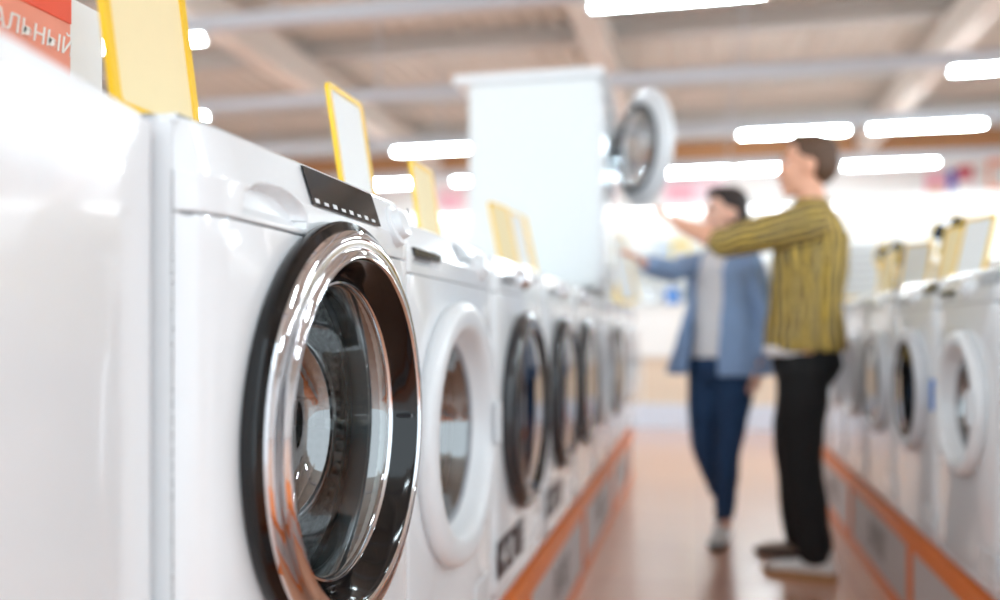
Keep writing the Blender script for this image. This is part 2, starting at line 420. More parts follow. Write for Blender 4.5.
def build_door(style, root, cx, cz, R):
    if style == 'chrome':
        d = obj('door', lathe([(.236, 0), (.253, 0), (.257, .004), (.258, .014), (.256, .019), (.247, .0235), (.244, .0225)], cx, cz, 96), BLACK, root)
        d['label'] = 'glossy black outer door ring'
        c = obj('chrome_ring', lathe([(.2475, .0225), (.2465, .027), (.241, .031), (.234, .0322), (.228, .0315), (.224, .0312), (.220, .0335), (.2165, .037), (.2125, .0375), (.2105, .035), (.2105, .03)], cx, cz, 96), CHROME, d)
        c['label'] = 'polished chrome ring'
        obj('inner_ring', lathe([(.2115, .034), (.2095, .034), (.206, .031), (.198, .02), (.191, .008), (.186, .0), (.184, -.006)], cx, cz, 96), BLACK, d)
        obj('window_bead', lathe([(.186, .0), (.1845, .0035), (.182, .004), (.18, .001), (.18, -.006)], cx, cz, 96), CHROME, d)
        obj('window', lathe([(.1805, -.001), (.177, -.004), (.171, -.03), (.165, -.07), (.156, -.1), (.14, -.118), (.1, -.128), (.05, -.132), (0, -.133)], cx, cz, 96), GLASS, d)
        obj('handle', bx(cx+.19, cx+.209, -.03, -.006, cz-.003, cz+.003, .001), DARKGREY, d)
    elif style in ('white', 'open', 'slimwhite'):
        k = R/.255
        d = obj('door', lathe(sc_(([(.17, -.02), (.19, -.024), (.222, -.018)] if style == 'open' else [])+[(.235, 0), (.252, 0), (.257, .006), (.257, .018), (.25, .027), (.238, .031), (.215, .030), (.208, .027), (.201, .02), (.194, .004), (.188, -.014), (.182, -.02)], k), cx, cz, 80), WHITE2, root)
        obj('inner_ring', lathe(sc_([(.185, -.018), (.181, -.014), (.174, -.014), (.170, -.02)] if style != 'open' else [(.19, -.022), (.19, -.036), (.186, -.042), (.176, -.042), (.168, -.034), (.166, -.02)], k), cx, cz, 80), GREYPL if style != 'open' else RUBBER, d)
        obj('window', lathe(sc_([(.176, -.017), (.165, -.04), (.155, -.075), (.135, -.098), (.1, -.11), (0, -.115)] if style != 'open' else [(.168, -.02), (.16, -.05), (.15, -.085), (.12, -.105), (0, -.115)], k), cx, cz, 80), GLASS if style != 'open' else GLASSO, d)
        if style == 'open': obj('outer_dome', lathe(sc_([(.186, .02), (.16, .045), (.12, .06), (.06, .066), (0, .067)], k), cx, cz, 80), GLASSO, d)
        obj('handle', bx(cx+.196*k, cx+.24*k, -.04, -.026, cz-.05, cz+.05, .006), WHITE2, d)
    else:
        k = R/.262
        d = obj('door', lathe(sc_([(.24, 0), (.259, 0), (.264, .008), (.264, .02), (.256, .030), (.24, .036), (.222, .036), (.208, .031), (.2, .022)], k), cx, cz, 80), DARKGREY if style == 'black' else SILVER, root)
        d['label'] = 'dark grey door ring' if style == 'black' else 'silver grey door ring'
        obj('inner_ring', lathe(sc_([(.213, .0325), (.206, .030), (.19, .014), (.182, .0), (.172, -.015)], k), cx, cz, 80), BLACK, d)
        obj('window', lathe(sc_([(.2, .025), (.185, .028), (.12, .033), (0, .036)], k), cx, cz, 80), GLASSD, d)
        obj('bowl', lathe(sc_([(.174, -.01), (.165, -.04), (.155, -.075), (.13, -.1), (0, -.112)], k), cx, cz, 80), GLASS, d)
    return d
def make_machine(style, door=True):
    t = empty('washing_machine')
    R, cz, cx = door_shape(style)
    obj('cabinet', cabinet(), WHITE, t)
    obj('front_panel', front_plate(HR[style], cz, hx=cx, R=.07 if style == 'chrome' else .03), WHITE, t)
    if style == 'chrome': sc = (-.165, .784, .075, .030, .02)
    elif style == 'white': sc = (-.19, .79, .08, .014, .012)
    else: sc = (-.17, .79, .09, .014, .012)
    obj('control_panel', control_panel(sc, R=.07 if style == 'chrome' else .03), WHITE, t)
    # detergent drawer outline and pull
    if style == 'chrome': obj('drawer_pull', bx(-.215, -.105, .006, .014, .8145, .8165, .0008), WHITE2, t)
    else: obj('drawer_pull', bx(sc[0]-.08, sc[0]+.08, -.003, .01, .797, .812, .002), DARKGREY if 'white' in style else GREYPL, t)
    # display
    if style == 'chrome': dx0, dx1 = -.078, .146
    elif style == 'white': dx0, dx1 = .02, .13
    elif style == 'open': dx0, dx1 = -.02, .1
    else: dx0, dx1 = .12, .27
    dsp = obj('display', slab_on_slope(dx0, dx1, .805 if style == 'chrome' else .812, .851 if style == 'chrome' else .845), BLACK if 'white' not in style else GREYPL, t)
    nb = 8 if style == 'chrome' else 5
    for i in range(nb):
        bx0 = dx0+(dx1-dx0)*(i+.25)/nb*.94; bx1 = dx0+(dx1-dx0)*(i+.7)/nb*.94
        hgt = (.004 if i % 2 else .0055) if style == 'chrome' else .006
        obj('button', slab_on_slope(bx0, bx1, .808 if style == 'chrome' else .815, (.808 if style == 'chrome' else .815)+hgt, .0006, .0028), ICON if i % 2 == 0 or style == 'chrome' else GREYPL, dsp)
    # knob
    kx = .222 if style == 'chrome' else (.2 if style == 'white' else .02)
    if style == 'open': kx = .19
    kz = .815; tilt = math.radians(-20)
    kb = lathe([(0, .017), (.014, .0175), (.0205, .0165), (.0225, .014), (.0235, .006), (.030, .004), (.031, 0), (.031, -.012)], 0, 0, 48)
    k = obj('knob', kb, WHITE2 if style != 'black' else CHROME, t); k.location = (kx, -.001+.004, kz); k.rotation_euler = (-math.radians(20), 0, 0)
    mk = obj('pointer', bx(-.0015, .0015, -.0275, -.0255, .004, .018, .0004), GREYPL, k)
    # kick strip and service flap
    obj('kick_panel', bx(-MW/2+.004, MW/2-.004, .012, .03, .004, .034, .004), WHITE2, t)
    obj('service_flap', bx(.14, .27, -.003, .004, .06, .13, .002), WHITE2, t)
    for sx in (-1, 1):
        for y in (.07, .52):
            bm = bmesh.new(); bmesh.ops.create_cone(bm, cap_ends=True, segments=16, radius1=.022, radius2=.018, depth=.016, matrix=Matrix.Translation((sx*.25, y, .008)))
            obj('foot', bm, RUBBER, t)
    # gasket and drum behind the opening
    gk = HR[style]/.2
    obj('gasket', lathe(sc_([(.2, -.004), (.199, -.012), (.194, -.02), (.19, -.035), (.19, -.045), (.195, -.06), (.205, -.07)], gk), cx, cz, 72), RUBBER, t)
    dr = lathe([(.185, -.072), (.19, -.07), (.215, -.085), (.225, -.11), (.225, -.40), (.21, -.43), (.08, -.44), (.06, -.425), (0, -.42)], cx, cz, 72)
    
    o = obj('drum', dr, DRUM, t)
    for a in (90, 210, 330):
        bm = bmesh.new(); M = Matrix.Translation((cx, 0, cz)) @ Matrix.Rotation(math.radians(a), 4, 'Y')
        box(bm, -.02, .02, .12, .39, .19, .224, .012, M=M); obj('drum_paddle', bm, STEEL, o)
    if door: build_door(style, t, cx, cz, R)
    return t
def energy_label(t, x, z, w_=.145, h_=.115):
    p = obj('energy_label', bx(x-w_/2, x+w_/2, -.0015, .001, z-h_/2, z+h_/2, .0005), MAROON, t)
    p['label'] = 'dark maroon capacity label'
    for ch, dx in (('4', -.09), ('8', -.005), (',', .035)):
        tx = text_mesh(ch, .085, 'lettering', CARD, p, extrude=.0008); tx.location = (x+dx, -.0022, z-(.004 if ch != ',' else .02)); tx.rotation_euler = (PI/2, 0, 0)
    for k in range(3): obj('lettering', bx(x+.07, x+.13, -.0024, -.0015, z-.025+k*.025, z-.019+k*.025), GREYPL, p)
    return p

protos = {}
def place(style, X, Y, Z, rz, label, group, sz=1):
    if style not in protos: protos[style] = make_machine(style); t = protos[style]
    else: t = copy_tree(protos[style])
    t.location = (X, Y, Z); t.rotation_euler = (0, 0, rz); t.scale = (1, 1, sz)
    tag(t, label, 'washing machine', group)
    return t
BZ = .332
GL, GR = 'washers in the near left row', 'washers in the right row'
lefts = [('chrome', 1.04, 'white front loader with chrome and black ringed door, in sharp focus in front'),
         ('white', 1.672, 'white front loader with wide white door ring, beside the chrome door washer'),
         ('black', 2.335, 'white front loader with dark door ring and lower, larger maroon capacity label'),
         ('black', 3.02, 'white front loader with dark door and maroon label, second dark door from the front'),
         ('black', 3.66, 'white front loader, third dark door from the front, before the raised dryer'),
         ('white', 4.345, 'white front loader directly beneath the raised dryer'),
         ('black', 4.99, 'white front loader, lone dark door beyond the raised dryer'),
         ('white', 5.63, 'white front loader, last but one at the far end of the left row'),
         ('white', 6.27, 'white front loader ending the left row near the pale floor')]
roots = []
for k, (s, y, lab) in enumerate(lefts):
    roots.append(place(s, -.446 if k == 0 else -.468, y, BZ, PI/2, lab, GL, 1.018 if k == 0 else 1))
for r in (roots[2], roots[3]): energy_label(r, -.145, .125, .31, .092)
MW = .56
rights = [('slimgrey', 1.41, 'right row washer nearest the viewer, outside the picture edge'),
          ('slimwhite', 2.015, 'right row washer whose pale door ring is cut by the picture edge'),
          ('slimwhite', 2.61, 'right row washer with whole white door ring, nearer than the blue sticker'),
          ('slimgrey', 3.19, 'right row washer with dark window and blue sticker at its edge'),
          ('slimgrey', 3.765, 'right row washer with dark window, second beyond the blue sticker'),
          ('slimwhite', 4.34, 'right row washer with white door just behind the man\'s trousers'),
          ('slimwhite', 4.92, 'right row washer, last but one behind the man'),
          ('slimwhite', 5.50, 'right row washer ending the row behind the man')]
for k, (s, y, lab) in enumerate(rights):
    t = place(s, .70, y, .333, -PI/2, lab, GR, .972)
    if k == 3: obj('sticker', bx(.225, .262, -.003, .002, .44, .54, .001), mat('blue_sticker', (60, 130, 215), .4), t)
MW = .628

# the plain machine nearest the camera, turned a little off the row
def plain_machine():
    t = empty('top_load_washer', (-.492, .722, BZ))
    bm = bmesh.new(); n = 24
    box(bm, -.6, 0, .0, .6, .015, .868)
    es = [e for e in bm.edges if (e.verts[0].co.z+e.verts[1].co.z)/2 > .3]
    bmesh.ops.bevel(bm, geom=es, offset=.008, segments=4, affect='EDGES')
    obj('cabinet', bm, WHITE, t, sharp=60)
    obj('lid', bx(-.56, -.04, .12, .58, .868, .881, .005), WHITE2, t)
    obj('front_panel', bx(-.585, -.075, -.004, .004, .05, .83, .0035, 3), WHITE, t)
    for x in (-.55, -.05):
        for y in (.05, .55):
            bm = bmesh.new(); bmesh.ops.create_cone(bm, cap_ends=True, segments=16, radius1=.022, radius2=.018, depth=.016, matrix=Matrix.Translation((x, y, .008)))
            obj('foot', bm, RUBBER, t)
    t.rotation_euler = (0, 0, PI/2+math.radians(12))
    tag(t, 'plain glossy white appliance filling the left picture edge, no door in sight', 'washing machine')
    return t
plain_machine()

# ------------------------------------------------------------------ raised dryer with its door open, standing on the row
DX, DY = -.43, 4.345
dz = BZ+MH+.002
KZ, KY = 1.14, 1.1
t = make_machine('open', door=False); t.name = 'tumble_dryer'
for ch in t.children:      # a taller, deeper body than the washers
    l = ch.location; ch.scale = (1, KY, KZ); ch.location = (l.x, l.y*KY, l.z*KZ)
t.location = (DX, DY, dz); t.rotation_euler = (0, 0, PI/2)
t.children[0].data.materials[0] = mat('dryer_enamel', (232, 236, 236), .3, coat=.2, noise=.01)
obj('top_plate', bx(-.318, .318, .0, .715, .862*KZ, .862*KZ+.045, .008), WHITE2, t)
tag(t, 'tall white dryer standing on the washer row with its round door swung open', 'dryer')
d = build_door('open', t, 0, .625*KZ, .285)
hinge = Vector((.285, -.012, 0)); ang = math.radians(31)   # hinged on its far edge
d.location = hinge - Matrix.Rotation(ang, 3, 'Z') @ hinge
d.rotation_euler = (0, 0, ang)
obj('hinge', bx(.285, .301, -.02, .01, .65, .78, .003), GREYPL, t)

# ------------------------------------------------------------------ price frames
def make_frame(w_=.15, h_=.215, card=CARD, b=.011):
    t = empty('price_sign')
    bm = bmesh.new(); th = .007
    # frame with a rounded rectangular opening: outer and inner rounded loops
    def loop(w2, z0, z1, r, y):
        pts = []
        for cx_, cz_, a0 in ((w2-r, z1-r, 0), (-w2+r, z1-r, 90), (-w2+r, z0+r, 180), (w2-r, z0+r, 270)):
            for k in range(5):
                a_ = math.radians(a0+k*22.5); pts.append((cx_+r*math.cos(a_), y, cz_+r*math.sin(a_)))
        return [bm.verts.new(p) for p in pts]
    o1 = loop(w_/2, 0, h_, .012, -th/2); i1 = loop(w_/2-b, b, h_-b, .006, -th/2); o2 = loop(w_/2, 0, h_, .012, th/2); i2 = loop(w_/2-b, b, h_-b, .006, th/2)
    n = len(o1)
    for A, B in ((o1, i1), (i1, i2), (i2, o2), (o2, o1)):
        for k in range(n):
            j = (k+1) % n; bm.faces.new((A[k], A[j], B[j], B[k]))
    obj('border', bm, YELLOW, t)
    obj('card', bx(-w_/2+b*.7, w_/2-b*.7, -.0015, .0015, b*.7, h_-b*.7), card, t)
    obj('foot', bx(-.03, .03, -.004, .035, -.004, .004, .002), YELLOW, t)
    return t
fr = {}
TOPZ = BZ+MH
def frame_at(kind, X, Y, rz, label, group, tilt=-12, Z=None, size=(.15, .215), card=CARD):
    if Z is None: Z = BZ+MH*(1.018 if Y < 1.45 else 1)
    if kind not in fr: fr[kind] = make_frame(size[0], size[1], card); t = fr[kind]
    else: t = copy_tree(fr[kind])
    t.location = (X, Y, Z+.008); t.rotation_euler = (math.radians(tilt), 0, rz)
    tag(t, label, 'price frame', group); return t
GF = 'yellow price frames on the left row'
frame_at('big', -.555, .826, PI/2, 'big blurred yellow frame with cream card, nearest, cut by the top edge', GF, card=CREAM, size=(.152, .24), tilt=-8)
frame_at('a5', -.575, 1.44, PI/2, 'sharp yellow frame with white card above the chrome door washer', GF, size=(.155, .205), tilt=-9)
frame_at('a6', -.57, 1.83, PI/2, 'yellow frame with cream card, third from the front', GF, card=CREAM, size=(.155, .165), tilt=-8)
frame_at('a5c', -.58, 2.7, PI/2-.2, 'soft yellow frame before the dryer side, left one of the cluster', GF, card=CREAM, size=(.15, .21))
frame_at('a5', -.56, 2.86, PI/2-.1, 'soft yellow frame before the dryer side, middle one of the cluster', GF)
frame_at('a5c', -.56, 3.06, PI/2+.2, 'soft yellow frame before the dryer side, right one of the cluster', GF)
a = frame_at('a3', -.60, 5.7, .35, 'tall yellow frame behind the raised dryer, left one of the leaning pair', GF, size=(.13, .44), tilt=-8); a.rotation_euler.y = .16
a = frame_at('a3', -.44, 5.68, .35, 'tall yellow frame right of the raised dryer, by the woman\'s outstretched hand', GF, tilt=-8); a.rotation_euler.y = -.2
GG = 'yellow price frames on the right row'
RZ = .333+MH*.972
frame_at('a5', .84, 3.10, -PI/2+.35, 'yellow edged frame leaning at the near end of the right row', GG, Z=RZ, tilt=-14)
frame_at('a5c', .86, 3.42, -PI/2+.3, 'yellow frame with cream card behind the leaning one, right row', GG, Z=RZ)
frame_at('a5', .86, 3.95, -PI/2+.6, 'yellow frame standing midway along the right row', GG, Z=RZ)
frame_at('a5c', .84, 4.45, -PI/2+.2, 'small yellow frame right of the white lined price board', GG, Z=RZ)
def lined_board():
    t = empty('price_board', (.84, 4.95, RZ), -.25)
    obj('panel', bx(-.12, .12, -.004, .004, .0, .3, .003), CARD, t)
    obj('side_stripe', bx(.075, .12, -.006, -.004, .0, .3), YELLOW, t)
    for k in range(6): obj('text_line', bx(-.1, .06, -.0055, -.004, .05+k*.04, .058+k*.04), LGREY, t)
    obj('foot_bar', bx(-.13, .13, -.02, .02, 0, .02, .004), YELLOW, t)
    tag(t, 'white price board with yellow side stripe beside the man\'s back', 'price board')
lined_board()
# orange and white promotional card on the nearest machines
t = empty('promo_card', (-.74, .74, TOPZ+.025), PI/2)
obj('board', bx(-.36, .235, -.004, .004, 0, .185, .003), CARD, t)
obj('orange_field', bx(-.34, .172, -.006, -.004, .0, .185), mat('salmon_print', (240, 150, 124), .5, noise=.05), t)
obj('top_band', bx(-.34, .172, -.0075, -.006, .15, .185), ORRED, t)
p = text_mesh('ОФИЦИАЛЬНЫЙ', .028, 'lettering', CARD, t, shear=.15); p.location = (.06, -.0065, .12); p.rotation_euler = (PI/2, 0, 0)
p = text_mesh('СЕРВИС', .028, 'lettering', CARD, t, shear=.15); p.location = (.06, -.0065, .075); p.rotation_euler = (PI/2, 0, 0)
tag(t, 'orange and white promotional card standing on the nearest machine', 'sign')

# ------------------------------------------------------------------ far displays
def wbox(name, x0, x1, y0, y1, z0, z1, m, parent, o, bev=.004):
    return obj(name, bx(x0-o[0], x1-o[0], y0-o[1], y1-o[1], z0-o[2], z1-o[2], bev=bev), m, parent)
GX0, GX1, GY0, GY1 = -2.4, 2.2, 9.4, 10.1
o = (0, 9.75, 0); t = empty('display_counter', o)
wbox('plinth_band', GX0, GX1, GY0+.03, GY1, 0, .25, SHELFB, t, o)
wbox('lower_panel', GX0, GX1, GY0+.06, GY1, .25, .74, SHELFC, t, o)
wbox('upper_panel', GX0, GX1, GY0+.02, GY1, .74, 1.26, SHELF, t, o)
wbox('counter_top', GX0-.02, GX1+.02, GY0, GY1, 1.26, 1.30, SHELF, t, o)
for x in (-1.5, -.6, .3, 1.2): wbox('shelf_divider', x-.012, x+.012, GY0+.02, GY0+.07, .25, .74, SHELF, t, o)
tag(t, 'long white and cream display counter across the end of the aisle', 'counter')
o = (2.5, 11.8, 0); t = empty('display_partition', o)
wbox('panel', -5.5, 11, 11.75, 11.9, 0, 2.6, SHELF, t, o); wbox('cornice', -5.5, 11, 11.6, 11.9, 2.6, 2.7, SHELF, t, o)
for z in (1.35, 1.85): wbox('shelf', -5.5, 11, 11.4, 11.75, z, z+.03, SHELF, t, o)
tag(t, 'tall white shelving partition behind the far counter', 'shelving')
obj('unseen_fill_strip', bx(-5.5-o[0], 11-o[0], 11.62-o[1], 11.66-o[1], 2.57, 2.6), mat('fill_strip_glow', (255, 255, 255), .5, emit=(250, 252, 255), estr=3.0), t)  # added glow tucked under the cornice, only there to brighten the shelving
YL2 = mat('pale_yellow_pack', (246, 214, 96), .5); PINK = mat('pink_print', (240, 176, 190), .5); BLUEP = mat('blue_print', (70, 96, 190), .5); TAN = mat('tan_carton', (214, 176, 128), .6)
BLUEG = mat('blue_enamel', (82, 140, 214), .3, coat=.4); DKP = mat('dark_speaker', (72, 70, 72), .5); REDP = mat('red_print', (206, 70, 84), .5); PALEB = mat('pale_blue_pack', (190, 214, 236), .5)
def carton(px, py0, py1, px0, px1, d, m, label, depth=.25):
    a = P(px0, py1, d); b_ = P(px1, py0, d); cx_ = (a.x+b_.x)/2; wd = (b_-a).length if False else abs(px1-px0)/FPX*d
    t = empty('carton', (cx_, (a.y+b_.y)/2, a.z)); h = b_.z-a.z
    obj('box', bx(-wd/2, wd/2, 0, depth, 0, h, .006), m, t)
    obj('tape', bx(-.025, .025, -.001, depth+.001, h-.0005, h+.001), CARD, t)
    obj('flap_label', bx(-wd*.35, wd*.2, -.002, .001, h*.3, h*.6), CARD, t)
    tag(t, label, 'box'); return t
def kettle(loc, k, m, label):
    t = empty('kettle', loc)
    def lz(prof, nm, mm):
        bm = lathe([(r*k, d*k) for r, d in prof], 0, 0, 32); bmesh.ops.rotate(bm, verts=bm.verts, cent=(0, 0, 0), matrix=Matrix.Rotation(-PI/2, 3, 'X')); return obj(nm, bm, mm, t)
    lz([(0, .02), (.09, .02), (.098, .05), (.092, .13), (.072, .2), (.06, .215), (0, .215)], 'body', m)
    lz([(0, 0), (.1, 0), (.1, .018), (0, .02)], 'base', DARKGREY)
    lz([(.06, .215), (.05, .235), (.014, .24), (.014, .262), (0, .264)], 'lid', BLACK)
    obj('spout', bx(-.125*k, -.07*k, -.018*k, .018*k, .15*k, .19*k, .008), m, t)
    bm = bmesh.new(); pts = [(.07, .2), (.13, .21), (.145, .15), (.13, .08), (.095, .06)]
    for (a, b_), (c_, d_) in zip(pts, pts[1:]):
        v = Vector((c_-a, 0, d_-b_)); M = Matrix.Translation(Vector(((a+c_)/2*k, 0, (b_+d_)/2*k))) @ v.to_track_quat('Z', 'Y').to_matrix().to_4x4()
        bmesh.ops.create_cone(bm, cap_ends=True, segments=10, radius1=.012*k, radius2=.012*k, depth=v.length*k*1.1, matrix=M)
    obj('handle', bm, BLACK, t); tag(t, label, 'kettle'); return t
CT = 1.30
def on_counter(px, y=9.7):
    tt = (px-500)/FPX; Y = math.cos(YAW)+math.sin(YAW)*tt; X = -math.sin(YAW)+math.cos(YAW)*tt
    return (X/Y*y, y, CT+.001)
kettle(on_counter(650), .85, WHITE2, 'white kettle on the far counter left of the woman')
kettle(on_counter(673), .85, BLUEG, 'blue kettle on the far counter beside the woman\'s shirt')
kettle(on_counter(597), 1.0, BLACK, 'black kettle on the far counter next to the raised dryer')
def counter_box(px, w_, h_, m, label, y=9.75, dp=.25):
    l = on_counter(px, y); t = empty('carton', l)
    obj('box', bx(-w_/2, w_/2, -dp/2, dp/2, 0, h_, .006), m, t); obj('tape', bx(-.02, .02, -dp/2-.001, dp/2+.001, h_-.0005, h_+.001), CARD, t)
    obj('flap_label', bx(-w_*.35, w_*.2, -dp/2-.002, -dp/2+.001, h_*.3, h_*.6), CARD, t)
    tag(t, label, 'box'); return t
counter_box(624, .16, .16, YL2, 'yellow box on the far counter left of the white kettle')
counter_box(694, .1, .16, TAN, 'tan carton on the far counter by the woman\'s sleeve')
counter_box(850, .3, .3, SHELF, 'white box on the far counter behind the man\'s back')
# items on the partition shelves
def shelf_item(px, z, w_, h_, m, label, name='carton'):
    tt = (px-500)/FPX; Y = math.cos(YAW)+math.sin(YAW)*tt; X = -math.sin(YAW)+math.cos(YAW)*tt
    t = empty(name, (X/Y*11.58, 11.58, z+.032)); 
    obj('box', bx(-w_/2, w_/2, -.12, .12, 0, h_, .006), m, t); obj('flap_label', bx(-w_*.3, w_*.3, -.122, -.119, h_*.3, h_*.7), CARD, t)
    tag(t, label, 'box', None); return t
shelf_item(680, 1.85, .22, .3, YL2, 'pale yellow carton on the white shelving above the woman\'s arm')
shelf_item(664, 1.85, .18, .24, PALEB, 'pale blue carton on the white shelving left of the yellow carton')
shelf_item(668, 1.35, .3, .22, SHELF, 'white carton on the lower white shelf over the woman\'s arm')
shelf_item(925, 1.35, .4, .26, PALEB, 'pale blue carton on the shelving above the right washer row')
shelf_item(872, 1.35, .25, .3, YL2, 'yellow carton on the shelving right of the man\'s shoulder')
shelf_item(990, 1.35, .3, .3, TAN, 'tan carton on the shelving at the right picture edge')
# round black and yellow fans on the right row
def fan(px, y, label):
    tt = (px-500)/FPX; Y = math.cos(YAW)+math.sin(YAW)*tt; X = -math.sin(YAW)+math.cos(YAW)*tt
    t = empty('desk_fan', (X/Y*y, y, RZ+.001)); t.rotation_euler = (0, 0, -.2)
    obj('base', bx(-.06, .06, -.05, .05, 0, .02, .008), YELLOW, t); obj('stem', bx(-.012, .012, -.01, .012, .02, .13, .003), BLACK, t)
    obj('guard', lathe([(.078, .012), (.083, .016), (.086, 0), (.083, -.02), (.078, -.016)], 0, .2, 40), YELLOW, t)
    obj('motor', lathe([(0, -.06), (.03, -.055), (.035, -.02), (.03, .02), (.02, .03), (0, .032)], 0, .2, 24), BLACK, t)
    bm = bmesh.new()
    for k in range(4): box(bm, -.03, .03, -.004, .0, .02, .074, M=Matrix.Translation((0, 0, .2)) @ Matrix.Rotation(k*PI/2+.4, 4, 'Y'))
    obj('blades', bm, BLACK, t); tag(t, label, 'fan')
fan(893, 4.75 if False else 4.62, 'round black and yellow fan on the right row, nearer the man')
fan(953, 3.55+.15, 'round black and yellow fan behind the leaning yellow frame')
# posters on the far wall, above the partition
def poster(px0, px1, py0, py1, m, label, extra=None):
    tt = ((px0+px1)/2-500)/FPX; Y = math.cos(YAW)+math.sin(YAW)*tt; X = -math.sin(YAW)+math.cos(YAW)*tt
    yy = FARY-.02; dep = yy/Y; w_ = (px1-px0)/FPX*dep*1.05; z1 = 1+(333-py0)/FPX*dep; z0 = 1+(333-py1)/FPX*dep
    t = empty('poster', (X/Y*yy, yy, z0)); obj('sheet', bx(-w_/2, w_/2, 0, .012, 0, z1-z0, .003), m, t)
    for k, (a, b_, c_, d_, mm) in enumerate(extra or []): obj('print', bx(-w_/2+a*w_, -w_/2+b_*w_, -.006, 0, c_*(z1-z0), d_*(z1-z0)), mm, t)
    tag(t, label, 'poster')
poster(664, 722, 178, 208, mat('pale_pink_print', (244, 216, 224), .5), 'pale pink poster on the far wall between door and woman', [(.1, .5, .2, .8, PINK)])
poster(926, 945, 172, 204, PINK, 'pink poster on the far wall, left of the blue one', [(.2, .8, .1, .5, TAN)])
poster(948, 956, 170, 200, BLUEP, 'narrow blue poster on the far wall', [(.2, .8, .2, .4, CARD)])
poster(958, 972, 166, 203, PINK, 'pink poster with red top on the far wall, right of the blue one', [(0, 1, .7, 1, REDP), (.1, .9, .1, .6, CARD)])
poster(990, 1024, 158, 192, mat('salmon_poster', (246, 168, 140), .5), 'salmon orange poster cut by the right picture edge', [(.1, .5, .2, .8, CARD)])
poster(436, 466, 186, 232, mat('pale_rose_print', (240, 206, 210), .5), 'pale rose poster on the far wall left of the raised dryer', [(.2, .8, .3, .8, PINK)])
t = empty('loudspeaker', (6.9, FARY-.16, 4.02)); obj('box', bx(-.2, .2, -.1, .14, 0, .45, .02), DKP, t); obj('grille', bx(-.17, .17, -.112, -.1, .03, .42, .004), DARKGREY, t)
tag(t, 'dark grey wall box on the far wall right of the man\'s neck', 'loudspeaker')
t = obj('carton', bx(-.2, .2, -.15, .15, 0, .17, .008), ORANGE); t.location = (1.25, 9.18, .001); tag(t, 'orange box on the floor by the far counter, between the two people', 'box')

# ------------------------------------------------------------------ people
def ell(bm, c, r, M=None):
    Mx = Matrix.Translation(Vector(c)) @ Matrix.Diagonal((r[0], r[1], r[2], 1))
    if M is not None: Mx = M @ Mx
    bmesh.ops.create_uvsphere(bm, u_segments=20, v_segments=14, radius=1, matrix=Mx)
def tube(bm, pts, rad, side=Vector((1, 0, 0)), n=18, caps=True):
    """closed limb: pts with radii (a, b) along `side` and across it, round ends"""
    pts = [Vector(p) for p in pts]; rad = [(r, r) if not isinstance(r, tuple) else r for r in rad]
    P2, R2 = [], []
    for i in range(len(pts)-1):      # smooth the chain a little
        for k in range(4):
            u = k/4; p0 = pts[max(0, i-1)]; p1 = pts[i]; p2 = pts[i+1]; p3 = pts[min(len(pts)-1, i+2)]
            q = .5*((2*p1)+(p2-p0)*u+(2*p0-5*p1+4*p2-p3)*u*u+(3*p1-p0-3*p2+p3)*u**3)
            P2.append(q); R2.append(tuple(rad[i][j]*(1-u)+rad[i+1][j]*u for j in (0, 1)))
    P2.append(pts[-1]); R2.append(rad[-1])
    d0 = (P2[1]-P2[0]).normalized(); d1 = (P2[-1]-P2[-2]).normalized()
    if caps:
        a0, a1 = min(R2[0]), min(R2[-1])
        P2 = [P2[0]-d0*a0*.9, P2[0]-d0*a0*.6]+P2+[P2[-1]+d1*a1*.6, P2[-1]+d1*a1*.9]
        R2 = [tuple(v*.35 for v in R2[0]), tuple(v*.8 for v in R2[0])]+R2+[tuple(v*.8 for v in R2[-1]), tuple(v*.35 for v in R2[-1])]
    rings = []
    for i, (p, r) in enumerate(zip(P2, R2)):
        t_ = (P2[min(i+1, len(P2)-1)]-P2[max(i-1, 0)]).normalized()
        s_ = side-t_*side.dot(t_)
        if s_.length < 1e-3: s_ = Vector((0, 1, 0))-t_*t_.y
        s_.normalize(); u_ = t_.cross(s_)
        rings.append([bm.verts.new(p+s_*r[0]*math.cos(2*PI*k/n)+u_*r[1]*math.sin(2*PI*k/n)) for k in range(n)])
    for A, B in zip(rings, rings[1:]):
        for k in range(n): bm.faces.new((A[k], A[(k+1) % n], B[(k+1) % n], B[k]))
    bm.faces.new(rings[0]); bm.faces.new(rings[-1])
def torso(bm, rings, Lv, Fv, n=36, ex=2.4):
    """rings (centre, half width, half depth)"""
    out = []
    for c, a, b in rings:
        r = []
        for k in range(n):
            t = 2*PI*k/n; cs, sn = math.cos(t), math.sin(t)
            r.append(bm.verts.new(Vector(c)+Lv*a*math.copysign(abs(cs)**(2/ex), cs)+Fv*b*math.copysign(abs(sn)**(2/ex), sn)))
        out.append(r)
    for A, B in zip(out, out[1:]):
        for k in range(n): bm.faces.new((A[k], A[(k+1) % n], B[(k+1) % n], B[k]))
    bm.faces.new(out[0]); bm.faces.new(out[-1])
